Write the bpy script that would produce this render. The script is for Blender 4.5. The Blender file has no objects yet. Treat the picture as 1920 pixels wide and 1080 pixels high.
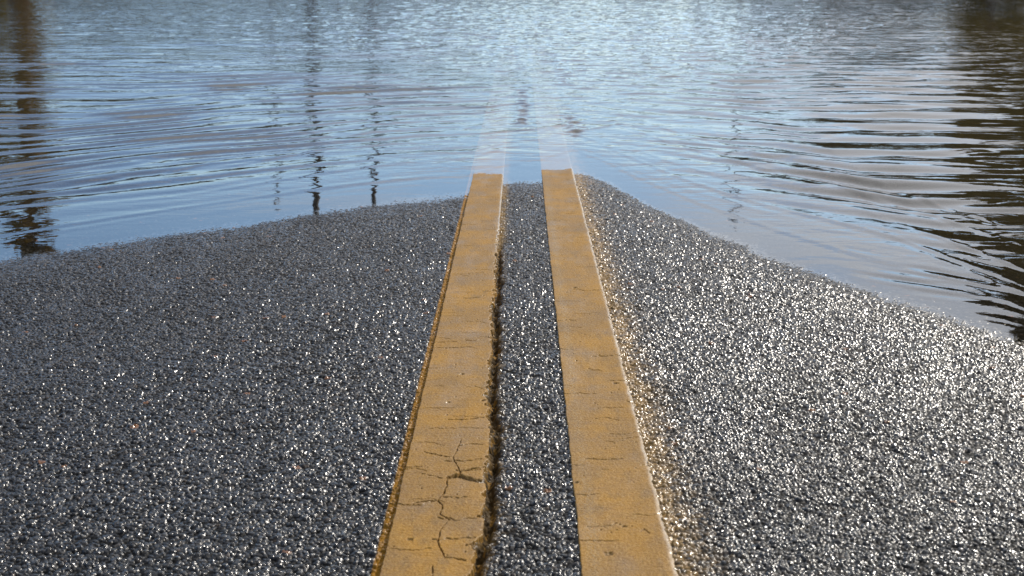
import bpy, math, random
import numpy as np
from mathutils import Vector

R = math.radians
sc = bpy.context.scene
C = sc.collection

# ------------------------------------------------------------------ camera, sky, sun, exposure
F = 3200.0                      # focal length in photo pixels (60 mm on a 36 mm sensor)
HW = 0.86                       # camera height above the flood water (water is z = 0)
PITCH = math.atan(650.0 / F)
YAW = 16.0 / F
cd = bpy.data.cameras.new('camera')
cam = bpy.data.objects.new('camera', cd); C.objects.link(cam)
cam.location = (0, 0, HW)
cam.rotation_euler = (math.pi / 2 - PITCH, 0, YAW)
cd.sensor_width = 36; cd.lens = F * 36 / 1920
cd.clip_start = 0.05; cd.clip_end = 5000
cd.dof.use_dof = True; cd.dof.focus_distance = 4.2; cd.dof.aperture_fstop = 14
sc.camera = cam

SUN_EL, SUN_AZ = 33.0, 34.0     # azimuth clockwise from the road direction (+Y)
sdir0 = (math.sin(R(SUN_AZ)) * math.cos(R(SUN_EL)), math.cos(R(SUN_AZ)) * math.cos(R(SUN_EL)), math.sin(R(SUN_EL)))
w = bpy.data.worlds.new('World'); sc.world = w; w.use_nodes = True
nt = w.node_tree; nt.nodes.clear()
sky = nt.nodes.new('ShaderNodeTexSky'); sky.sky_type = 'NISHITA'
sky.sun_disc = False; sky.sun_elevation = R(SUN_EL); sky.sun_rotation = R(SUN_AZ)
sky.air_density = 0.9; sky.dust_density = 0.35; sky.ozone_density = 4.5
bg = nt.nodes.new('ShaderNodeBackground'); bg.inputs['Strength'].default_value = 0.15
wo = nt.nodes.new('ShaderNodeOutputWorld')
# thin high cloud, streaked, denser higher up and towards the sun
def wn(t, ins, **kw):
    nd = nt.nodes.new('ShaderNode' + t)
    for k, v in kw.items(): setattr(nd, k, v)
    for k, v in ins.items():
        if isinstance(v, bpy.types.NodeSocket): nt.links.new(v, nd.inputs[k])
        else: nd.inputs[k].default_value = v
    return nd
tcw = wn('TexCoord', {}).outputs['Generated']
mpw = wn('Mapping', {'Vector': tcw, 'Scale': (1.6, 1.6, 7.0)}).outputs[0]
cn = wn('TexNoise', {'Vector': mpw, 'Scale': 1.5, 'Detail': 7.0, 'Roughness': 0.6, 'Distortion': 0.5}).outputs[0]
sx = wn('SeparateXYZ', {'Vector': tcw})
hi = wn('MapRange', {0: sx.outputs[2], 1: 0.08, 2: 0.50, 3: -0.12, 4: 0.36}).outputs[0]
rt = wn('MapRange', {0: sx.outputs[0], 1: -0.5, 2: 0.5, 3: -0.20, 4: 0.20}).outputs[0]
cs = wn('Math', {0: wn('Math', {0: cn, 1: hi}, operation='ADD').outputs[0], 1: rt}, operation='ADD').outputs[0]
cf = wn('MapRange', {0: cs, 1: 0.42, 2: 0.72, 3: 0.0, 4: 0.8}, interpolation_type='SMOOTHSTEP').outputs[0]
cm = wn('Mix', {0: cf}, data_type='RGBA')
nt.links.new(sky.outputs[0], cm.inputs[6])
toward = wn('VectorMath', {0: tcw, 1: tuple(sdir0)}, operation='DOT_PRODUCT').outputs['Value']
cc_ = wn('Mix', {0: wn('MapRange', {0: toward, 1: 0.0, 2: 0.95}).outputs[0]}, data_type='RGBA')     # cloud is brighter towards the sun
cc_.inputs[6].default_value = (1.1, 1.3, 1.65, 1); cc_.inputs[7].default_value = (8.5, 8.3, 8.2, 1)
nt.links.new(cc_.outputs[2], cm.inputs[7])
nt.links.new(cm.outputs[2], bg.inputs[0]); nt.links.new(bg.outputs[0], wo.inputs[0])

ld = bpy.data.lights.new('sun', 'SUN'); sun = bpy.data.objects.new('sun', ld); C.objects.link(sun)
ld.energy = 3.7; ld.angle = R(0.5); ld.color = (1.0, 0.925, 0.82)
sdir = Vector((math.sin(R(SUN_AZ)) * math.cos(R(SUN_EL)), math.cos(R(SUN_AZ)) * math.cos(R(SUN_EL)), math.sin(R(SUN_EL))))
sun.rotation_euler = sdir.to_track_quat('Z', 'Y').to_euler()

sc.view_settings.view_transform = 'Standard'; sc.view_settings.look = 'None'
sc.view_settings.exposure = 0.04; sc.view_settings.gamma = 1.0
sc.cycles.max_bounces = 6; sc.cycles.sample_clamp_indirect = 6

# ------------------------------------------------------------------ helpers
def P(u, v, h=HW):
    """photo pixel -> point on a level plane h below the camera, (X, Y)"""
    cp, sp = math.cos(PITCH), math.sin(PITCH)
    a, b = (u - 960) / F, (540 - v) / F
    dx, dy, dz = a, cp + b * sp, -sp + b * cp
    cy, sy = math.cos(YAW), math.sin(YAW)
    dx, dy = dx * cy - dy * sy, dx * sy + dy * cy
    t = h / -dz
    return dx * t, dy * t

RNG = np.random.default_rng(7)
TAB = RNG.random((8, 1024, 1024)).astype(np.float32)

def vnoise(x, y, k=0):
    xi = np.floor(x).astype(np.int64); yi = np.floor(y).astype(np.int64)
    fx = (x - xi); fy = (y - yi)
    fx = fx * fx * (3 - 2 * fx); fy = fy * fy * (3 - 2 * fy)
    t = TAB[k]
    x0 = xi & 1023; x1 = (xi + 1) & 1023; y0 = yi & 1023; y1 = (yi + 1) & 1023
    return (t[x0, y0] * (1 - fx) + t[x1, y0] * fx) * (1 - fy) + (t[x0, y1] * (1 - fx) + t[x1, y1] * fx) * fy

def fbm(x, y, k=0, n=4):
    s = 0; a = 0.5; tot = 0
    for i in range(n):
        s = s + a * vnoise(x * 2**i + 17.3 * i, y * 2**i + 5.1 * i, (k + i) % 8); tot += a; a *= 0.5
    return s / tot * 2 - 1      # -1..1

def worley(x, y, cell, k=0, jit=0.9):
    """nearest-stone distance (in cells), offset to it, second distance and its two random numbers"""
    gx = x / cell; gy = y / cell
    xi = np.floor(gx).astype(np.int64); yi = np.floor(gy).astype(np.int64)
    f1 = np.full(x.shape, 9.0); f2 = np.full(x.shape, 9.0)
    ra = np.zeros(x.shape); rb = np.zeros(x.shape); ox = np.zeros(x.shape); oy = np.zeros(x.shape)
    for i in (-1, 0, 1):
        for j in (-1, 0, 1):
            a = (xi + i) & 1023; b = (yi + j) & 1023
            dx = xi + i + 0.5 + (TAB[k][a, b] - 0.5) * jit - gx
            dy = yi + j + 0.5 + (TAB[(k + 1) % 8][a, b] - 0.5) * jit - gy
            d = np.sqrt(dx * dx + dy * dy)
            m = d < f1
            f2 = np.where(m, f1, np.minimum(f2, d))
            f1 = np.where(m, d, f1)
            ra = np.where(m, TAB[(k + 2) % 8][a, b], ra); rb = np.where(m, TAB[(k + 3) % 8][a, b], rb)
            ox = np.where(m, dx, ox); oy = np.where(m, dy, oy)
    return f1, f2, ra, rb, ox, oy

def sstep(a, b, x):
    t = np.clip((x - a) / (b - a), 0, 1)
    return t * t * (3 - 2 * t)

def grid_mesh(name, X, Y, Z, mat, keep=None, attrs=None, smooth=True):
    n, m = X.shape
    idx = np.arange(n * m).reshape(n, m)
    q = np.stack([idx[:-1, :-1], idx[:-1, 1:], idx[1:, 1:], idx[1:, :-1]], -1).reshape(-1, 4)
    if keep is not None:
        k = keep.reshape(-1)
        q = q[k[q].any(1)]
        used = np.zeros(n * m, bool); used[q.reshape(-1)] = True
        remap = np.cumsum(used) - 1
        q = remap[q]
    else:
        used = slice(None)
    co = np.stack([X, Y, Z], -1).reshape(-1, 3)[used].astype(np.float32)
    me = bpy.data.meshes.new(name)
    me.vertices.add(len(co)); me.vertices.foreach_set('co', co.reshape(-1))
    me.loops.add(len(q) * 4); me.loops.foreach_set('vertex_index', q.reshape(-1).astype(np.int32))
    me.polygons.add(len(q)); me.polygons.foreach_set('loop_start', np.arange(0, len(q) * 4, 4, dtype=np.int32))
    if smooth: me.polygons.foreach_set('use_smooth', np.ones(len(q), bool))
    me.update(calc_edges=True)
    for an, av in (attrs or {}).items():
        if av.ndim == 3:
            at = me.attributes.new(an, 'FLOAT_COLOR', 'POINT')
            c = np.ones((len(co), 4), np.float32); c[:, :3] = av.reshape(-1, 3)[used]
            at.data.foreach_set('color', c.reshape(-1))
        else:
            at = me.attributes.new(an, 'FLOAT', 'POINT')
            at.data.foreach_set('value', av.reshape(-1)[used].astype(np.float32))
    me.materials.append(mat)
    o = bpy.data.objects.new(name, me); C.objects.link(o)
    return o

def poly_mesh(name, verts, faces, mat, parent=None, smooth=False):
    me = bpy.data.meshes.new(name); me.from_pydata(verts, [], faces); me.update()
    if smooth: me.polygons.foreach_set('use_smooth', [True] * len(me.polygons))
    me.materials.append(mat)
    o = bpy.data.objects.new(name, me); C.objects.link(o); o.parent = parent
    return o

def tag(o, label=None, cat=None, group=None, kind=None):
    for k, v in (('label', label), ('category', cat), ('group', group), ('kind', kind)):
        if v: o[k] = v
    return o

class N:
    """small node-tree writer"""
    def __init__(s, name):
        s.m = bpy.data.materials.new(name); s.m.use_nodes = True
        s.t = s.m.node_tree; s.t.nodes.clear()
        s.out = s.t.nodes.new('ShaderNodeOutputMaterial')
    def n(s, typ, ins=None, **kw):
        nd = s.t.nodes.new('ShaderNode' + typ)
        for k, v in kw.items(): setattr(nd, k, v)
        for k, v in (ins or {}).items():
            if isinstance(v, bpy.types.NodeSocket): s.t.links.new(v, nd.inputs[k])
            else: nd.inputs[k].default_value = v
        return nd
    def math(s, op, a, b=0.0, c=0.0):
        return s.n('Math', {0: a, 1: b, 2: c}, operation=op).outputs[0]
    def mix(s, f, a, b):
        nd = s.n('Mix', data_type='RGBA')
        for i, v in ((0, f), (6, a), (7, b)):
            if isinstance(v, bpy.types.NodeSocket): s.t.links.new(v, nd.inputs[i])
            else: nd.inputs[i].default_value = v
        return nd.outputs[2]
    def ramp(s, f, stops):
        nd = s.n('ValToRGB', {0: f}); e = nd.color_ramp.elements
        while len(e) < len(stops): e.new(0.5)
        for i, (p, c) in enumerate(stops):
            e[i].position = p; e[i].color = c if len(c) == 4 else (*c, 1)
        return nd.outputs[0]
    def finish(s, sock):
        s.t.links.new(sock, s.out.inputs[0]); return s.m

# ------------------------------------------------------------------ shape of the flooded road
SL = 0.0156                                             # road falls this much per metre going forward
SHORE = [(-900, 640), (0, 482), (200, 455), (450, 416), (640, 387), (780, 371), (868, 366),
         (950, 340), (1015, 338), (1082, 316), (1150, 342), (1210, 376), (1350, 440), (1500, 496), (1700, 562), (1920, 632), (2900, 1030)]
_s = [P(*p) for p in SHORE]
SX = np.array([p[0] for p in _s]); SY = np.array([p[1] for p in _s])
def shore(x):
    d = 0
    for o in (-0.035, -0.0175, 0, 0.0175, 0.035):
        d = d + np.interp(x + o, SX, SY)
    return d / 5
def road_base(x, y):
    """smooth height of the road surface above the water level"""
    base = np.where(y < 12, SL * (shore(x) - y), SL * (shore(x) - 12) - 0.004 * (y - 12))
    base = base + (0.0016 * fbm(x * 2.1 + 3, y * 1.7, 2, 3) + 0.0012 * fbm(x * 9 + 1, y * 6, 4, 3)) * sstep(2.0, 4.5, y)
    return np.maximum(base, -0.45)

LINE_L = (-0.179, -0.062)       # thick part of the left line (X range)
LINE_R = (0.079, 0.202)
TOP_L = P(900, 323)[1]; TOP_R = P(1045, 317)[1]          # where the water closes over each line

def ragged(y):
    """coarse course of the broken right edge of the left line"""
    o = np.zeros_like(y)
    a = sstep(5.2, 4.4, y)
    return (LINE_L[1] - 0.001 + a * (0.0075 * fbm(y * 4.2, o + 2, 4, 3) + 0.004 * fbm(y * 24, o + 6, 1, 3))
            + 0.010 * sstep(2.95, 2.7, y) * sstep(2.05, 2.3, y) - 0.006 * sstep(2.25, 2.1, y))

def crack_centre(y):
    return ragged(y) + 0.0085 + 0.003 * fbm(y * 13, y * 0 + 3.5, 3, 3)

def crack_centre_old(y):
    return -0.052 + 0.006 * fbm(y * 2.3 + 9, y * 0 + 0.5, 1, 2) + 0.0035 * fbm(y * 17, y * 0 + 3.5, 3, 3)

# ------------------------------------------------------------------ materials
def mat_asphalt():
    k = N('wet_asphalt')
    tc = k.n('TexCoord').outputs['Object']
    at = k.n('Attribute', attribute_name='albedo').outputs['Color']
    cre = k.n('Attribute', attribute_name='crevice').outputs['Fac']
    fine = k.n('TexNoise', {'Vector': tc, 'Scale': 900.0, 'Detail': 3.0})
    spot = k.n('TexNoise', {'Vector': tc, 'Scale': 2.2, 'Detail': 3.0})
    bump = k.n('Bump', {'Height': fine.outputs[0], 'Distance': 0.0004, 'Strength': 0.25})
    rough = k.n('MapRange', {0: spot.outputs[0], 1: 0.35, 2: 0.65, 3: 0.16, 4: 0.26}).outputs[0]
    col = k.mix(k.math('MULTIPLY', fine.outputs[0], 0.5), at, (0.012, 0.012, 0.013, 1))
    b = k.n('BsdfPrincipled', {'Base Color': col, 'Roughness': k.math('ADD', rough, k.math('MULTIPLY', cre, 0.5)), 'IOR': 1.45, 'Normal': bump.outputs[0]})
    dry = k.math('SUBTRACT', 1.0, k.n('Attribute', attribute_name='submerged').outputs['Fac'])   # no air film under water
    dull = k.math('MULTIPLY', dry, k.math('SUBTRACT', 1.0, k.math('MULTIPLY', cre, 0.85)))
    k.t.links.new(k.math('MULTIPLY', dull, 0.44), b.inputs['Specular IOR Level'])
    k.t.links.new(k.math('MULTIPLY', dull, 0.15), b.inputs['Coat Weight']); b.inputs['Coat Roughness'].default_value = 0.1
    b.inputs['Coat IOR'].default_value = 1.33
    return k.finish(b.outputs[0])

def mat_paint():
    k = N('yellow_thermoplastic')
    tc = k.n('TexCoord').outputs['Object']
    at = k.n('Attribute', attribute_name='albedo').outputs['Color']
    mp = k.n('Mapping', {'Vector': tc, 'Scale': (14, 420, 1)}).outputs[0]
    streak = k.n('TexNoise', {'Vector': mp, 'Scale': 1.0, 'Detail': 4.0}).outputs[0]
    grain = k.n('TexNoise', {'Vector': tc, 'Scale': 700.0, 'Detail': 2.0}).outputs[0]
    blotch = k.n('TexNoise', {'Vector': tc, 'Scale': 9.0, 'Detail': 5.0, 'Roughness': 0.6}).outputs[0]
    c1 = k.mix(k.math('MULTIPLY', streak, 0.9), at, (0.30, 0.155, 0.022, 1))
    c2 = k.mix(k.n('MapRange', {0: blotch, 1: 0.42, 2: 0.68, 3: 0.0, 4: 0.6}).outputs[0], c1, (0.17, 0.105, 0.045, 1))
    sand = k.n('TexNoise', {'Vector': tc, 'Scale': 420.0, 'Detail': 3.0, 'Roughness': 0.7}).outputs[0]
    c2 = k.mix(k.n('MapRange', {0: sand, 1: 0.5, 2: 0.72, 3: 0.0, 4: 0.9}).outputs[0], c2, (0.46, 0.30, 0.10, 1))
    c2 = k.mix(k.n('MapRange', {0: sand, 1: 0.5, 2: 0.28, 3: 0.0, 4: 0.85}).outputs[0], c2, (0.16, 0.075, 0.012, 1))
    h = k.math('ADD', k.math('MULTIPLY', streak, 0.6), k.math('ADD', grain, sand))
    bump = k.n('Bump', {'Height': h, 'Distance': 0.0006, 'Strength': 0.7})
    rough = k.n('MapRange', {0: blotch, 1: 0.3, 2: 0.7, 3: 0.65, 4: 0.45}).outputs[0]
    b = k.n('BsdfPrincipled', {'Base Color': c2, 'Roughness': rough, 'IOR': 1.4, 'Normal': bump.outputs[0]})
    dry = k.math('SUBTRACT', 1.0, k.n('Attribute', attribute_name='submerged').outputs['Fac'])
    k.t.links.new(k.math('MULTIPLY', dry, 0.16), b.inputs['Specular IOR Level'])
    lip = k.n('Attribute', attribute_name='wet_lip').outputs['Fac']
    k.t.links.new(k.math('MULTIPLY', dry, lip), b.inputs['Coat Weight']); b.inputs['Coat Roughness'].default_value = 0.22; b.inputs['Coat IOR'].default_value = 1.6
    return k.finish(b.outputs[0])

def mat_water():
    k = N('muddy_flood_water')
    tc = k.n('TexCoord').outputs['Object']
    fine = k.n('Attribute', attribute_name='ripple').outputs['Fac']
    dep = k.n('Attribute', attribute_name='depth').outputs['Fac']
    mp = k.n('Mapping', {'Vector': tc, 'Scale': (0.6, 1.0, 1)}).outputs[0]
    n1 = k.n('TexNoise', {'Vector': mp, 'Scale': 7.0, 'Detail': 2.0, 'Roughness': 0.5, 'Distortion': 0.4}).outputs[0]
    n2 = k.n('TexNoise', {'Vector': mp, 'Scale': 26.0, 'Detail': 2.0}).outputs[0]
    h = k.math('MULTIPLY', k.math('ADD', n1, k.math('MULTIPLY', n2, 0.22)), fine)
    fz = k.n('Attribute', attribute_name='fizz').outputs['Fac']
    n3 = k.n('TexNoise', {'Vector': tc, 'Scale': 75.0, 'Detail': 2.0}).outputs[0]
    h = k.math('ADD', h, k.math('MULTIPLY', n3, fz))
    bump = k.n('Bump', {'Height': h, 'Distance': 0.012, 'Strength': 1.0}).outputs[0]
    fr = k.n('Fresnel', {'IOR': 1.33, 'Normal': bump}).outputs[0]
    back = k.n('NewGeometry').outputs['Backfacing']     # light going up or down through the surface refracts: no total reflection
    fr = k.math('ADD', k.math('MULTIPLY', fr, k.math('SUBTRACT', 1.0, back)), k.math('MULTIPLY', back, 0.06))
    gl = k.n('BsdfGlossy', {'Color': (1, 1, 1, 1), 'Roughness': 0.02, 'Normal': bump}, distribution='GGX').outputs[0]
    tr = k.n('BsdfTransparent', {'Color': (0.93, 0.90, 0.84, 1)}).outputs[0]
    mud = k.n('BsdfDiffuse', {'Color': (0.068, 0.056, 0.027, 1)}).outputs[0]
    turb = k.math('SUBTRACT', 1.0, k.math('POWER', 2.718, k.math('MULTIPLY', dep, -12.0)))
    body = k.n('MixShader', {0: turb, 1: tr, 2: mud}).outputs[0]
    return k.finish(k.n('MixShader', {0: fr, 1: body, 2: gl}).outputs[0])

def mat_plain(name, c1, c2, scale, rough=0.8, bumpd=0.0, stretch=(1, 1, 1)):
    k = N(name)
    tc = k.n('TexCoord').outputs['Object']
    mp = k.n('Mapping', {'Vector': tc, 'Scale': stretch}).outputs[0]
    nz = k.n('TexNoise', {'Vector': mp, 'Scale': scale, 'Detail': 5.0}).outputs[0]
    col = k.ramp(nz, [(0.3, c1), (0.7, c2)])
    b = k.n('BsdfPrincipled', {'Base Color': col, 'Roughness': rough})
    if bumpd:
        k.t.links.new(k.n('Bump', {'Height': nz, 'Distance': bumpd}).outputs[0], b.inputs['Normal'])
    return k.finish(b.outputs[0])

M_ASPH = mat_asphalt(); M_PAINT = mat_paint(); M_WATER = mat_water()
M_GROUND = mat_plain('wet_grassy_ground', (0.05, 0.06, 0.02), (0.10, 0.08, 0.04), 1.5, 0.9)
M_BARK = mat_plain('brown_bark', (0.06, 0.035, 0.02), (0.16, 0.09, 0.05), 6, 0.9, 0.02, (1, 1, .2))
M_POLE = mat_plain('weathered_pole_wood', (0.035, 0.028, 0.022), (0.08, 0.06, 0.045), 8, 0.85, 0.01, (1, 1, .1))
M_STEEL = mat_plain('galvanised_steel', (0.10, 0.10, 0.11), (0.18, 0.18, 0.19), 20, 0.5)
def mat_leaf(name, c1, c2, scale, thin=0.6):
    m = mat_plain(name, c1, c2, scale, 0.7)
    t = m.node_tree; b = next(n for n in t.nodes if n.type == 'BSDF_PRINCIPLED'); out = next(n for n in t.nodes if n.type == 'OUTPUT_MATERIAL')
    tl = t.nodes.new('ShaderNodeBsdfTranslucent'); mx = t.nodes.new('ShaderNodeMixShader'); mx.inputs[0].default_value = thin
    t.links.new(b.inputs['Base Color'].links[0].from_socket, tl.inputs['Color'])
    t.links.new(b.outputs[0], mx.inputs[1]); t.links.new(tl.outputs[0], mx.inputs[2]); t.links.new(mx.outputs[0], out.inputs[0])
    return m
M_LEAF_A = mat_leaf('olive_autumn_leaves', (0.08, 0.07, 0.015), (0.16, 0.12, 0.02), 2.0)
M_LEAF_B = mat_leaf('brown_autumn_leaves', (0.17, 0.11, 0.02), (0.32, 0.19, 0.03), 2.0)
M_LEAF_C = mat_leaf('dark_green_leaves', (0.022, 0.026, 0.008), (0.05, 0.04, 0.012), 0.6, 0.3)

# ------------------------------------------------------------------ road
def graded(lo, hi, k):
    return np.exp(np.arange(math.log(lo), math.log(hi), k))

ys = np.concatenate([np.linspace(-4, 1.55, 40), graded(1.6, 7.3, 0.0007), 7.3 * np.exp(np.cumsum(np.linspace(0.002, 0.06, 62)))])
core = np.arange(-0.34, 0.3401, 0.0004)
side = 0.34 + np.cumsum(np.geomspace(0.0008, 0.35, 55))
us = np.concatenate([-side[::-1], core, side])
YY, UU = np.meshgrid(ys, us, indexing='ij')
scale_y = np.clip(YY, 1.6, 7.3)
XX = np.clip(UU * scale_y, -3.9, 3.9)
# outermost columns keep distinct positions at the road edges
XX = np.where(np.abs(UU * scale_y) > 3.9, np.sign(UU) * (3.9 + 0.02 * (np.abs(UU) / us.max())), XX)

base = road_base(XX, YY)
near = (YY > 1.55) & (YY < 7.6)
f1, f2, ra, rb, ox, oy = worley(XX, YY, 0.0069, 0, 0.95)
g1, g2, rc, rd, px_, py_ = worley(XX + 0.7, YY + 0.3, 0.0150, 3, 0.9)
edge = sstep(0, 0.30, f2 - f1)
dome = np.sqrt(np.clip(1 - (f1 / 0.85) ** 2, 0, 1))
tilt = ((ra - 0.5) * ox + (rb - 0.5) * oy)
h1 = (0.2 + 0.8 * ra) * (0.65 * edge + 0.35 * dome) + 0.8 * tilt
big = np.where(rc > 0.55, np.sqrt(np.clip(1 - (g1 / 0.55) ** 2, 0, 1)) * (0.4 + 0.6 * rd), 0)
stone = 0.0042 * h1 + 0.0028 * big + 0.0007 * (vnoise(XX * 330, YY * 300, 6) - .5) + 0.0009 * fbm(XX * 45, YY * 45, 4, 3)
stone = stone * (1 - 0.5 * np.exp(-((shore(XX) - YY) / 0.30) ** 2))
Z = base + np.where(near, stone, 0.001) - 0.0028
# longitudinal crack beside the left line, fading out where the road nears the water
cc = crack_centre(YY)
cw = 0.0080 + 0.0045 * fbm(YY * 31, YY * 0 + 7, 5, 3)
cx = (XX - cc) + 0.0035 * fbm(XX * 160, YY * 120, 6, 3)
cfade = 1 - sstep(4.3, 4.9, YY)
cdep = np.exp(-np.clip(np.abs(cx) / np.maximum(cw, .002), 0, 4) ** 2.6) * cfade * near
Z = Z - 0.022 * cdep * (0.6 + 0.4 * fbm(XX * 60, YY * 40, 2, 2))
# ground falls a little under both lines so they always cover it
under = ((XX > LINE_L[0] + 0.004) & (XX < LINE_L[1] - 0.020)) | ((XX > LINE_R[0] + 0.004) & (XX < LINE_R[1] - 0.004))
Z = np.where(under & near, base - 0.003, Z)

gap = np.where(near, 0.99 * (1 - sstep(0.26, 0.72, h1 + 0.55 * big + 0.16 * fbm(XX * 9, YY * 5, 5, 3))), 0)      # dull bitumen and grit between the stones
# stone colours: mostly blue-black, a few tan, rust and pale ones
col = np.empty(XX.shape + (3,))
v = (0.010 + 0.034 * ra ** 2) * (1 - 0.75 * gap)
col[..., 0] = v; col[..., 1] = v * 1.02; col[..., 2] = v * 1.10
def paintmix(mask, c):
    for i in range(3): col[..., i] = col[..., i] * (1 - mask) + c[i] * mask
paintmix(((rb > 0.975) & (ra > 0.3)) * 0.7, (0.11, 0.075, 0.05))
paintmix(((rb < 0.03) & (ra > 0.3)) * 0.7, (0.16, 0.15, 0.14))
paintmix(((rc > 0.55) & (rd > 0.994) & (g1 < 0.45)) * 0.9, (0.30, 0.12, 0.03))
# yellow overspray on the stones beside the lines
st = fbm(XX * 70, YY * 30, 5, 3) * 0.5 + 0.5
rgt = np.exp(-np.clip(XX - LINE_R[1], 0, 1) / 0.038) * (XX > LINE_R[1] - 0.01)
m_r = np.clip(rgt * 2.0 * (0.35 + 0.9 * st) - 0.45 * rb, 0, 0.95)
lft = sstep(LINE_L[0] - 0.0145, LINE_L[0] - 0.0115, XX + 0.003 * (st - .5)) * (XX < LINE_L[0] + 0.01)
m_l = np.clip(lft * (0.75 + 0.5 * st), 0, 1)
mid = np.exp(-np.clip(XX - cc - 0.004, 0, 1) / 0.011) * (XX > LINE_L[1] - 0.03) * (XX < 0.06)
m_m = np.clip(mid * (0.3 + st) - 0.3 * rb, 0, 0.9)
paintmix(m_r * np.clip(1.5 * ra + 0.1, 0, 1), (0.44, 0.26, 0.07)); paintmix(m_l, (0.40, 0.19, 0.012)); paintmix(m_m, (0.34, 0.20, 0.05))
paintmix(np.clip(cdep * 1.4, 0, 0.95) * (1 - 0.35 * st), (0.03, 0.018, 0.005))
paintmix(np.clip(cdep * 2, 0, 1) * (fbm(XX * 150, YY * 70, 7, 3) > 0.30) * 0.8, (0.36, 0.19, 0.03))
tag(grid_mesh('road', XX, YY, Z, M_ASPH, attrs={'albedo': col, 'crevice': np.clip(cdep * 1.5 + 0.6 * np.maximum(m_l, m_m) + gap, 0, 1), 'submerged': sstep(0, -0.0015, Z)}), kind='structure')
del XX, YY, UU, Z, col, f1, f2, g1, g2, ra, rb, rc, rd

# ------------------------------------------------------------------ yellow lines
def seg_dist(x, y, pts, ky):
    """distance to a polyline, along-road axis scaled by ky"""
    d = np.full(x.shape, 9.0)
    for (ax, ay), (bx, by) in zip(pts[:-1], pts[1:]):
        vx, vy = bx - ax, (by - ay) * ky
        L = vx * vx + vy * vy + 1e-12
        t = np.clip(((x - ax) * vx + (y - ay) * ky * vy) / L, 0, 1)
        d = np.minimum(d, np.hypot(x - ax - t * vx, (y - ay) * ky - t * vy))
    return d

def PZ(a, b):                   # point of the enlarged photo crop (640..1280, 720..1080) on the line's top
    return P(640 + a / 3, 720 + b / 3, HW - 0.062)

CRACKS_L = [
    ([(672, 300), (630, 400), (648, 455), (668, 490)], 0.0011),
    ([(600, 530), (575, 620), (540, 660), (566, 690), (556, 740), (612, 775), (556, 830), (543, 920), (582, 992), (700, 1012)], 0.0013),
    ([(520, 1045), (512, 1110)], 0.0012),
    ([(650, 335), (720, 322), (790, 328)], 0.0009),
    ([(668, 490), (730, 468), (810, 462)], 0.0013),
    ([(605, 522), (650, 512), (700, 525), (760, 540), (830, 545)], 0.0055),
    ([(640, 520), (672, 488)], 0.003),
    ([(572, 640), (640, 645), (710, 640)], 0.0009),
    ([(455, 503), (520, 512), (565, 527)], 0.0009),
    ([(465, 370), (530, 385), (612, 402)], 0.0009),
    ([(395, 680), (460, 668), (540, 662)], 0.0010),
    ([(700, 918), (760, 905), (840, 912)], 0.0022),
    ([(790, 70), (850, 60), (880, 62)], 0.0026),
    ([(600, 185), (700, 178), (800, 170)], 0.0007),
]

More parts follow.
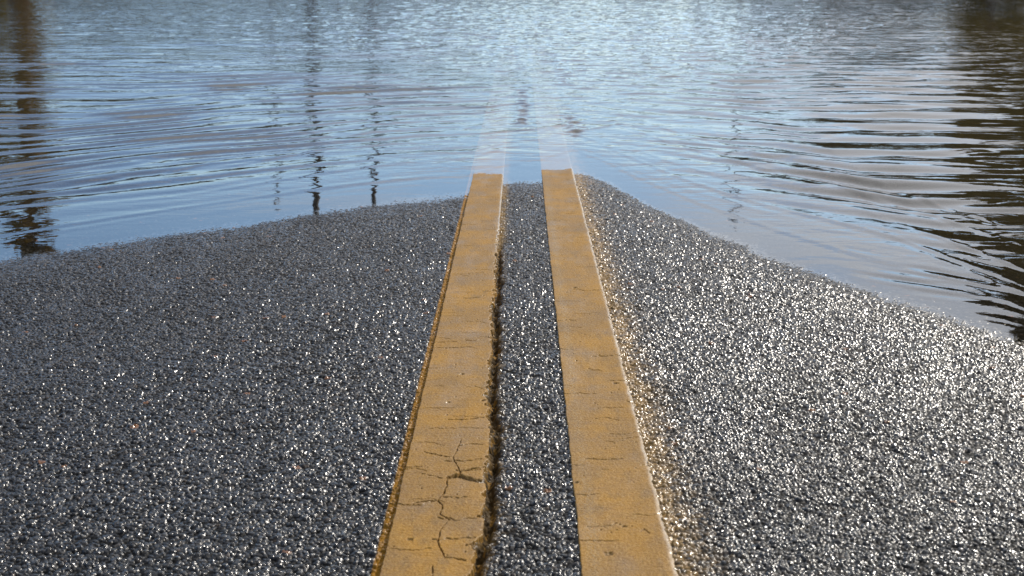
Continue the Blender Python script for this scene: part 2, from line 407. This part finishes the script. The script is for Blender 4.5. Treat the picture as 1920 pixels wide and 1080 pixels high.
def make_line(name, xr, top, seed, label, left):
    rnd = random.Random(seed)
    ys = graded(1.6, 7.6, 0.00062)
    ys = np.concatenate([ys, 7.6 * np.exp(np.cumsum(np.linspace(0.002, 0.05, 40)))])
    x0, x1 = xr[0] - 0.004, xr[1] + (0.012 if left else 0.004)
    xs = np.arange(x0, x1, 0.0007)
    Y, X = np.meshgrid(ys, xs, indexing='ij')
    b = road_base(X, Y)
    near = Y < 8
    # flat top: falls with the road, levelled over the asphalt's cross-fall
    zt = SL * (top - Y) + 0.0009 * fbm(X * 9, Y * 5, 1, 3) - 0.0004
    zt = np.where(Y < 12, zt, SL * (top - 12) - 0.004 * (Y - 12))
    zt = np.maximum(zt, b + 0.0015)
    e = X - xr[0] + 0.0016 * fbm(X * 0 + 3, Y * 14, 2, 5) + 0.0010 * fbm(X * 150, Y * 70, 7, 3)
    if left:
        re = ragged(Y) + 0.0115 * fbm(X * 60, Y * 40, 3, 5) * sstep(5.4, 4.6, Y) + 0.0012 * fbm(X * 200, Y * 150, 6, 2)
    else:
        re = xr[1] + 0.0020 * fbm(X * 0 + 8, Y * 22, 4, 5) + 0.0012 * fbm(X * 150, Y * 70, 2, 3)
    e2 = re - X
    inside = sstep(-0.0004, 0.0012, e) * sstep(-0.0004, 0.0012, e2)
    cr = np.zeros(X.shape)
    wob = 0.0016 * fbm(X * 260, Y * 110, 5, 4)
    if left:
        for pts, wd in CRACKS_L:
            pw = [PZ(*p) for p in pts]
            d = seg_dist(X + 0.0030 * fbm(X * 90, Y * 45, 2, 4), Y + 0.006 * fbm(X * 80 + 9, Y * 40, 4, 3), pw, 0.42) + wob * 0.6
            cr = np.maximum(cr, 1 - sstep(wd * 0.2, wd * 0.85, d))
    # transverse hairlines and pock marks
    hair = np.zeros(X.shape)
    for i in range(65 if left else 50):
        y = math.exp(rnd.uniform(math.log(1.9), math.log(6.3)))
        sideways = rnd.random()
        L = rnd.uniform(0.012, 0.06)
        a = (xr[0] + 0.002 if sideways < 0.35 else (xr[1] - L if sideways < 0.7 else rnd.uniform(xr[0], xr[1] - L)))
        m = np.abs(Y[:, 0] - y) < 0.06
        dd = seg_dist(X[m], Y[m] + 0.006 * fbm(X[m] * 120, Y[m] * 3, 2, 2), [(a, y), (a + L * .5, y + rnd.uniform(-.012, .012)), (a + L, y + rnd.uniform(-.012, .012))], 0.5)
        wd = rnd.choice([0.0003, 0.0004, 0.0004, 0.0007])
        hair[m] = np.maximum(hair[m], 1 - sstep(wd, wd * 2.4, dd))
    pits = [(0.3, 0)] * 0
    for i in range(110):
        y = math.exp(rnd.uniform(math.log(1.9), math.log(6.4))); x = rnd.uniform(xr[0] + .005, xr[1] - .005)
        r = rnd.choice([0.0007, 0.0008, 0.0011, 0.0016])
        m = np.abs(Y[:, 0] - y) < 0.03
        d = np.hypot((X[m] - x), (Y[m] - y) * rnd.uniform(.35, 1)) + wob[m]
        hair[m] = np.maximum(hair[m], 1 - sstep(r * .6, r * 1.4, d))
    for px_, py_, rr in ((1155, 722, .003), (770, 1031, .0028), (1140, 1062, .0032), (840, 758, .0022), (1080, 920, .0025), (1170, 1008, .002), (866, 702, .003), (1078, 530, .003)):
        x, y = P(px_, py_, HW - 0.05)
        if xr[0] < x < xr[1]:
            m = np.abs(Y[:, 0] - y) < 0.05
            d = np.hypot((X[m] - x) * .55, (Y[m] - y) * .5) + wob[m]
            hair[m] = np.maximum(hair[m], 1.4 * (1 - sstep(rr * .5, rr * 1.3, d)))
    # gritty band of glass beads along the left side of the right line
    grit = worley(X, Y, 0.0028, 2)
    band = (0.25 + 0.75 * np.exp(-((X - xr[0] - 0.018) / 0.012) ** 2)) if not left else 0.22
    zt = zt + band * 0.0006 * (0.5 - grit[0]) + 0.00035 * fbm(X * 25, Y * 260, 4, 3) + 0.00045 * fbm(X * 330, Y * 260, 2, 2)
    if not left:       # rounded, slightly beaded shoulder on the sunny side
        zt = zt - 0.0026 * np.clip(1 - e2 / 0.008, 0, 1) ** 2 + 0.0018 * np.clip(1 - e2 / 0.008, 0, 1) * (vnoise(X * 250, Y * 110, 3) - .5)
    if left:    # upturned rims along the broken edge
        zt = zt + 0.0004 * np.exp(-((e2 - 0.003) / 0.0025) ** 2) * (0.4 + fbm(X * 150, Y * 90, 1, 2)) * sstep(5.4, 4.6, Y)
    bottom = b - 0.006
    z = bottom + (zt - bottom) * inside
    z = z - np.where(near, cr, 0) * (zt - b + 0.001) - np.where(near, hair, 0) * 0.0018
    col = np.empty(X.shape + (3,))
    t = fbm(X * 22, Y * 7, 3, 4) * 0.5 + 0.5
    A = np.array([0.44, 0.215, 0.012]); B = np.array([0.22, 0.12, 0.03])
    t = np.clip(t * 1.6 - 0.3, 0, 1)
    col[:] = A * t[..., None] + B * (1 - t[..., None])
    lip = np.exp(-((e2 - 0.0025) / (0.0036 if not left else 0.0022)) ** 2) * (0.7 + 0.3 * fbm(X * 0, Y * 30, 3, 3)) * ((0.15 + 0.85 * sstep(4.5, 5.0, Y)) if left else 1.0) + 0.25 * np.clip(fbm(X * 30, Y * 9, 6, 4), 0, 1)
    grime = (sstep(.15, .6, fbm(X * 60, Y * 18, 6, 4)) * 0.6 + 0.5 * np.exp(-e / .006) * np.clip(fbm(X * 9, Y * 30, 1, 3) + .4, 0, 1))[..., None]
    grime = np.clip(grime, 0, .8)
    col = col * (1 - grime) + np.array([0.13, 0.085, 0.04]) * grime
    pale = (np.exp(-(e2 / 0.0058) ** 2) * (0.95 + .5 * fbm(X * 0, Y * 26, 3, 4)) * (1.0 if not left else sstep(4.3, 5.0, Y) * .8))[..., None]  # sun glare along the right-hand rim, painted into the albedo
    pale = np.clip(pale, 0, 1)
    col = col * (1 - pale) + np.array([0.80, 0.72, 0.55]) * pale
    crack_dark = np.clip(cr * 1.3 + 0.8 * hair, 0, 1)[..., None]  # darker colour inside the cracks, hairlines and pits
    col = col * (1 - crack_dark) + np.array([0.03, 0.018, 0.008]) * crack_dark
    if not left:
        bm = (np.exp(-((X - xr[0] - 0.018) / 0.010) ** 2) * (grit[2] > 0.45) * 0.6)[..., None]
        col = col * (1 - bm) + np.array([0.40, 0.33, 0.22]) * bm
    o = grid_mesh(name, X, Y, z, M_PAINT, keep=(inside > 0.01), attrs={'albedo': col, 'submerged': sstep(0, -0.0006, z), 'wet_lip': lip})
    return tag(o, label, 'road marking', 'double yellow centre line')

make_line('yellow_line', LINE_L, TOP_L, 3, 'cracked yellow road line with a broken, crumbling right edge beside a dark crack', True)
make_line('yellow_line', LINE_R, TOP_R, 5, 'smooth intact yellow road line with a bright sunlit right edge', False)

# ------------------------------------------------------------------ flood water
ys = np.concatenate([graded(2.2, 70, 0.0026), 70 * np.exp(np.cumsum(np.linspace(0.004, 0.14, 40)))])
core = np.arange(-0.40, 0.4001, 0.0014)
side = 0.40 + np.cumsum(np.geomspace(0.003, 0.5, 32))
us = np.concatenate([-side[::-1], core, side])
Y, U = np.meshgrid(ys, us, indexing='ij')
X = U * Y
S = Y - np.interp(X, SX, SY)                   # distance out from the water's edge
bend = np.clip(np.interp(X, SX, SY), 3.0, 7) - 6.2
bend = bend * np.where(X < 0, 0.85, 0.38) * np.exp(-np.clip(Y - 6, 0, 99) / 7)
G = Y - bend
wr = 0.12 * fbm(X * 0.9, Y * 0.7, 2, 3)
def train(lam, ang, k, warp=1.0, along=0.6):
    a = R(ang)
    g = G * math.cos(a) + X * math.sin(a) + warp * 0.25 * fbm(X * along + k, Y * 0.9, k % 8, 3)
    ph = 2 * math.pi * g / lam
    return (np.sin(ph) + 0.25 * np.sin(2 * ph + 0.8)) * lam / 6.283
def mod(fx, fy, k, lo=0.1):
    return np.clip(fbm(X * fx + 31, Y * fy, k, 2) * 1.6 + 0.5, lo, 1.5)
left = sstep(0.6, -0.6, X); right = 1 - left
z = 0.070 * train(0.36, 3, 1) * mod(.6, .9, 1) * left
z += 0.075 * train(0.27, -4, 2, .8) * mod(.9, 1.3, 3) * left
z += 0.060 * train(0.17, 5, 4, .7, 1.0) * mod(1.2, 1.8, 6) * left
z += 0.016 * train(0.60, 7, 5) * mod(.4, .5, 6) * (1 - .7 * left)
cell = sstep(0.3, 1.4, X)
z += 0.042 * train(0.46, 14, 3, .7, 1.4) * mod(1.1, .8, 2) * right
z += 0.050 * train(0.40, -13, 4, .7, 1.4) * mod(1.2, .9, 5) * cell
z += 0.036 * train(0.26, -3, 6, .8, 1.2) * mod(1.2, 1.1, 7) * right
z += 0.030 * train(0.17, 5, 7, .8, 1.4) * mod(1.0, 1.3, 4) * right
amp = (0.06 + 0.25 * sstep(1.0, 1.3, X) + 0.94 * sstep(0.7, 2.6, S)) * sstep(0.0, 0.6, S) * (1 - 0.75 * sstep(11, 22, Y))
mid = 1 - (0.72 - .35 * sstep(7.5, 10, Y)) * np.exp(-((X - 0.1 - 0.03 * (Y - 6)) / (0.45 + 0.05 * Y)) ** 2)
z = z * amp * mid
z += sstep(.8, 1.1, X) * sstep(0, .25, S) * (0.035 * train(0.13, 8, 5, .5, 2.0) + 0.03 * train(.19, -12, 3, .6, 1.8)) * mod(2, 2.5, 4) * sstep(1.6, .4, S)
# small sharp wavelets running onto the shore
for k, (s0, a0) in enumerate([(0.42, .5), (0.75, .8), (1.05, .9), (1.5, 1.2), (2.05, 1.3), (2.5, 1.0)]):
    ss = S * np.where(X < 0, 1, .8) - s0 - 0.30 * fbm(X * 0.8 + 4 * k, X * 0 + k, k % 8, 3) - np.where(X < 0, 0.5, 0.15) * np.clip(np.abs(X), 0, 1.6) * (0.3 + 0.15 * k) * -1 * 0.5
    m = np.clip(fbm(X * 1.3 + 7 * k, Y * 0.2 + k, (k + 3) % 8, 2) * 1.8 + 0.7, 0, 1) * sstep(0.0, .35, S)
    z += 0.0011 * a0 * m * np.exp(-(ss / 0.045) ** 2) - 0.0006 * a0 * m * np.exp(-((ss + 0.08) / 0.05) ** 2)
# small choppy disturbances over the drowned lines and sharp wavelets off the tip of the dry road
chop = vnoise(X * 16, Y * 11, 2) + 0.5 * vnoise(X * 37, Y * 26, 5) - .75
for cx_, w_, y0, y1 in ((0.015, 0.035, 8.0, 10.4), (0.25, 0.04, 7.6, 8.6), (0.27, 0.05, 10.5, 13.5), (-0.02, 0.03, 12, 14)):
    z += 0.017 * chop * np.exp(-((X - cx_) / w_) ** 2) * sstep(y0 - .4, y0 + .4, Y) * sstep(y1 + .6, y1 - .4, Y)
z += 0.0050 * chop * np.exp(-((Y - 12.3 - 0.5 * X) / 0.7) ** 2) * sstep(-0.1, .4, X)
az_ = X / np.maximum(Y, 1)
on = np.interp(az_, [-.3, -.15, -.03, .02, .05, .12, .2, .27, .4], [16, 14.5, 12, 9, 9, 10.5, 15, 24, 30])
wind = sstep(-1.2, 2.2, Y + 1.2 * fbm(X * .7, Y * .4, 3, 3) - on) * (1 - .5 * sstep(40, 80, Y))
z = z * (1 - 0.5 * wind) + wind * (.55 + .45 * sstep(-.2, -.05, az_)) * (1 - .35 * sstep(18, 30, Y)) * (0.0058 * fbm(X * 5, Y * 7.5, 1, 4) + 0.0034 * fbm(X * 12 + 5, Y * 13, 5, 2))
fizz = np.zeros(X.shape)
for pts, a_ in (([(590, 268), (700, 246), (860, 243), (950, 224)], 1), ([(900, 250), (1000, 240), (1060, 234), (1110, 221)], 1.6), ([(1075, 246), (1160, 232)], 1.5),
                ([(120, 340), (280, 330), (420, 300), (490, 252)], .7), ([(640, 280), (800, 262), (960, 252)], .6)):
    pw = [P(*p) for p in pts]
    yc = np.interp(X, [p[0] for p in pw], [p[1] for p in pw])
    m_ = sstep(pw[0][0] - .1, pw[0][0] + .1, X) * sstep(pw[-1][0] + .1, pw[-1][0] - .02, X)
    e_ = np.exp(-((Y - yc - 0.05 * fbm(X * 4, X * 0 + 2, 1, 2)) / 0.035) ** 2) * m_
    z += a_ * 0.0016 * e_
    fizz = np.maximum(fizz, a_ * 0.12 * np.exp(-((Y - yc - 0.05 * fbm(X * 4, X * 0 + 2, 1, 2)) / 0.025) ** 2) * m_ * sstep(.2, .5, fbm(X * 9, Y * 2, 4, 3) + .35 * (a_ > 1)))
rip = 0.10 + 0.9 * sstep(7.5, 16, Y + 1.5 * fbm(X * .5, Y * .3, 3, 3)) 
rip = rip * np.where(X > 0, 1.0, 1.0) + 0.35 * sstep(0.2, 1.2, S) * np.exp(-(X / (0.15 * Y)) ** 2)
rip *= sstep(-0.2, 0.8, S) * 0.9 + 0.1
rb_ = np.where(np.abs(X) < 3.9, road_base(np.clip(X, -3.9, 3.9), Y), -0.5)
dep = np.clip(-rb_, 0, 0.6)
tag(grid_mesh('water', X, Y, z + 0.0, M_WATER, attrs={'ripple': rip, 'depth': dep, 'fizz': fizz}), kind='structure')

# ------------------------------------------------------------------ ground beyond and under the water
gy = np.concatenate([-np.geomspace(400, 4, 14), np.linspace(0, 200, 60), np.geomspace(210, 1800, 24)])
gx = np.concatenate([-np.geomspace(1500, 45, 20), np.linspace(-40, 40, 60), np.geomspace(45, 1500, 20)])
Yg, Xg = np.meshgrid(gy, gx, indexing='ij')
zg = -0.7 + 1.3 * np.maximum(sstep(9.5, 22, np.abs(Xg) - 0.05 * np.clip(Yg, 0, 60)), sstep(95, 150, Yg)) + 0.15 * fbm(Xg * .05, Yg * .05, 1, 3)
zg += 0.55 * sstep(4.2, 5.5, np.abs(Xg)) * sstep(4, -2, Yg)
tag(grid_mesh('ground', Xg, Yg, zg, M_GROUND), kind='structure')

# ------------------------------------------------------------------ poles, sign post and trees (seen mirrored in the water)
def tube(pts, rads, n=10):
    V, Fc = [], []
    for i, (p, r) in enumerate(zip(pts, rads)):
        p = Vector(p)
        d = (Vector(pts[min(i + 1, len(pts) - 1)]) - Vector(pts[max(i - 1, 0)])).normalized()
        a = d.orthogonal().normalized(); b = d.cross(a)
        for j in range(n):
            t = 2 * math.pi * j / n
            V.append(tuple(p + a * math.cos(t) * r + b * math.sin(t) * r))
    for i in range(len(pts) - 1):
        for j in range(n):
            Fc.append((i * n + j, i * n + (j + 1) % n, (i + 1) * n + (j + 1) % n, (i + 1) * n + j))
    Fc.append(tuple(range(n))[::-1]); Fc.append(tuple((len(pts) - 1) * n + j for j in range(n)))
    return V, Fc

def join(parts):
    V, Fc = [], []
    for v, f in parts:
        o = len(V); V += v; Fc += [tuple(i + o for i in q) for q in f]
    return V, Fc

def empty(name, loc):
    o = bpy.data.objects.new(name, None); C.objects.link(o); o.location = loc; o.empty_display_size = .3
    return o

def utility_pole(px, D, H, r, label, arm=0.0, lean=0.0):
    X = (px - 976) / F * D
    t = tag(empty('utility_pole', (X, D, -0.6)), label, 'utility pole', 'poles beside the flooded road')
    poly_mesh('pole', *tube([(0, 0, 0), (lean * .5, 0, H * .5), (lean, 0, H + .6)], [r, r * .88, r * .72], 12), M_POLE, t, True)
    if arm:
        poly_mesh('crossarm', *tube([(lean, -arm, H - .1), (lean, arm, H - .1)], [.06, .06], 6), M_POLE, t)
        for s in (-.9, -.45, .45, .9):
            poly_mesh('insulator', *tube([(lean, s * arm, H - .06), (lean, s * arm, H + .04), (lean, s * arm, H + .12)], [.03, .05, .03], 8), M_STEEL, t)
    return t
utility_pole(588, 57, 9.0, .135, 'thick dark wooden utility pole, second of the mirrored poles from the left', .5, .02)
utility_pole(701, 66, 9.9, .11, 'slimmer dark wooden utility pole mirrored just left of the yellow lines', .5, -.05)
t = tag(empty('lamp_post', ((512 - 976) / F * 60, 60, -.6)), 'thin steel lamp post, leftmost of the mirrored poles', 'lamp post')
poly_mesh('pole', *tube([(0, 0, 0), (0, 0, 8.4), (0, .25, 8.9)], [.045, .04, .03], 8), M_STEEL, t, True)
poly_mesh('lamp_head', *tube([(0, .2, 8.9), (0, .5, 8.95), (0, .9, 8.92)], [.05, .12, .06], 8), M_STEEL, t, True)
t = tag(empty('sign_post', ((1381 - 976) / F * 45, 45, -.5)), 'thin road sign post standing in the water on the right', 'sign post')
poly_mesh('pole', *tube([(0, 0, 0), (0, 0, 7.0)], [.035, .03], 8), M_STEEL, t, True)
poly_mesh('sign_plate', *tube([(0, .04, 6.7), (0, .055, 6.7)], [.17, .17], 24), M_STEEL, t)

def leaf_cloud(rnd, blobs, n, size):
    V, Fc = [], []
    tot = sum(b[3] ** 2 for b in blobs)
    for (bx, by, bz, br) in blobs:
        for _ in range(int(n * br * br / tot)):
            d = Vector((rnd.gauss(0, 1), rnd.gauss(0, 1), rnd.gauss(0, 1))).normalized() * br * rnd.random() ** .45
            c = Vector((bx, by, bz)) + Vector((d.x, d.y, d.z * .8))
            a = Vector((rnd.gauss(0, 1), rnd.gauss(0, 1), rnd.gauss(0, .7))).normalized()
            b = a.orthogonal().normalized(); s = size * rnd.uniform(.5, 1.3)
            o = len(V)
            V += [tuple(c - a * s), tuple(c + b * s * .5), tuple(c + a * s), tuple(c - b * s * .5)]
            Fc.append((o, o + 1, o + 2, o + 3))
    return V, Fc

def tree(seed, x, y, H, spread, mat, label, n=9000, low=0.25, leaf=.16, tr=.22):
    rnd = random.Random(seed)
    t = tag(empty('tree', (x, y, -.3)), label, 'tree', 'trees beside the flooded road')
    parts = [tube([(0, 0, 0), (.1, .05, H * .3), (-.08, .1, H * .6), (.05, 0, H * .95)], [tr, tr * .8, tr * .5, .03], 10)]
    blobs = []
    for i in range(26):
        f = low + (1 - low) * (i + .5) / 26
        rad = spread * math.sin(math.pi * min(1, (f - low) / (1 - low) * .8 + .2)) ** .7
        a = rnd.uniform(0, 6.28); q = rad * rnd.uniform(.35, .95)
        c = (math.cos(a) * q, math.sin(a) * q, H * f)
        parts.append(tube([(0, 0, H * f * .8), (c[0] * .5, c[1] * .5, H * f * .93), c], [tr * .3, tr * .2, .02], 6))
        blobs.append((*c, spread * rnd.uniform(.22, .42)))
    poly_mesh('trunk', *join(parts), M_BARK, t, True)
    poly_mesh('crown', *leaf_cloud(rnd, blobs, n, leaf), mat, t)
    return t
def at(px, D): return (px - 976) / F * D
tree(1, at(42, 40), 40, 7.2, 0.95, M_LEAF_B, 'narrow brown tree mirrored at the left edge of the water', 3600, .10, .15, .26)
tree(2, at(-110, 44), 44, 6.2, 2.0, M_LEAF_A, 'olive bushy tree at far left, just outside the brown one', 8000, .1)
tree(3, at(1992, 30), 30, 8.4, 1.65, M_LEAF_B, 'tall brown-green tree mirrored at the right edge of the water', 15000, .03, .17)
tree(4, at(2120, 36), 36, 11, 3.0, M_LEAF_A, 'broad olive tree at far right behind the brown-green one', 16000, .05, .2)
tree(5, at(1840, 58), 58, 8.2, 2.1, M_LEAF_A, 'lower olive tree on the far right bank, farthest of the right-hand trees', 9000, .03, .2)

rnd = random.Random(11); blobs = []
for i in range(420):
    px = rnd.uniform(-500, 2500); D = rnd.uniform(120, 190)
    h = float(np.interp(px, [-500, 0, 450, 800, 950, 1150, 1350, 1600, 1900, 2500], [14, 10.5, 7.5, 6, 3.6, 3.4, 6, 11, 16, 16])) + rnd.uniform(-1.5, 1)
    x = (px - 976) / F * D
    r = rnd.uniform(1.6, 2.8)
    z0 = 0.8
    while z0 < h:
        blobs.append((x + rnd.uniform(-1.5, 1.5), D + rnd.uniform(-2, 2), z0, r)); z0 += r * .9
tag(poly_mesh('woodland', *leaf_cloud(rnd, blobs, 110000, .55), M_LEAF_C), 'dark wood along the far bank of the flood, mirrored as dark streaks', 'woodland', kind='stuff')
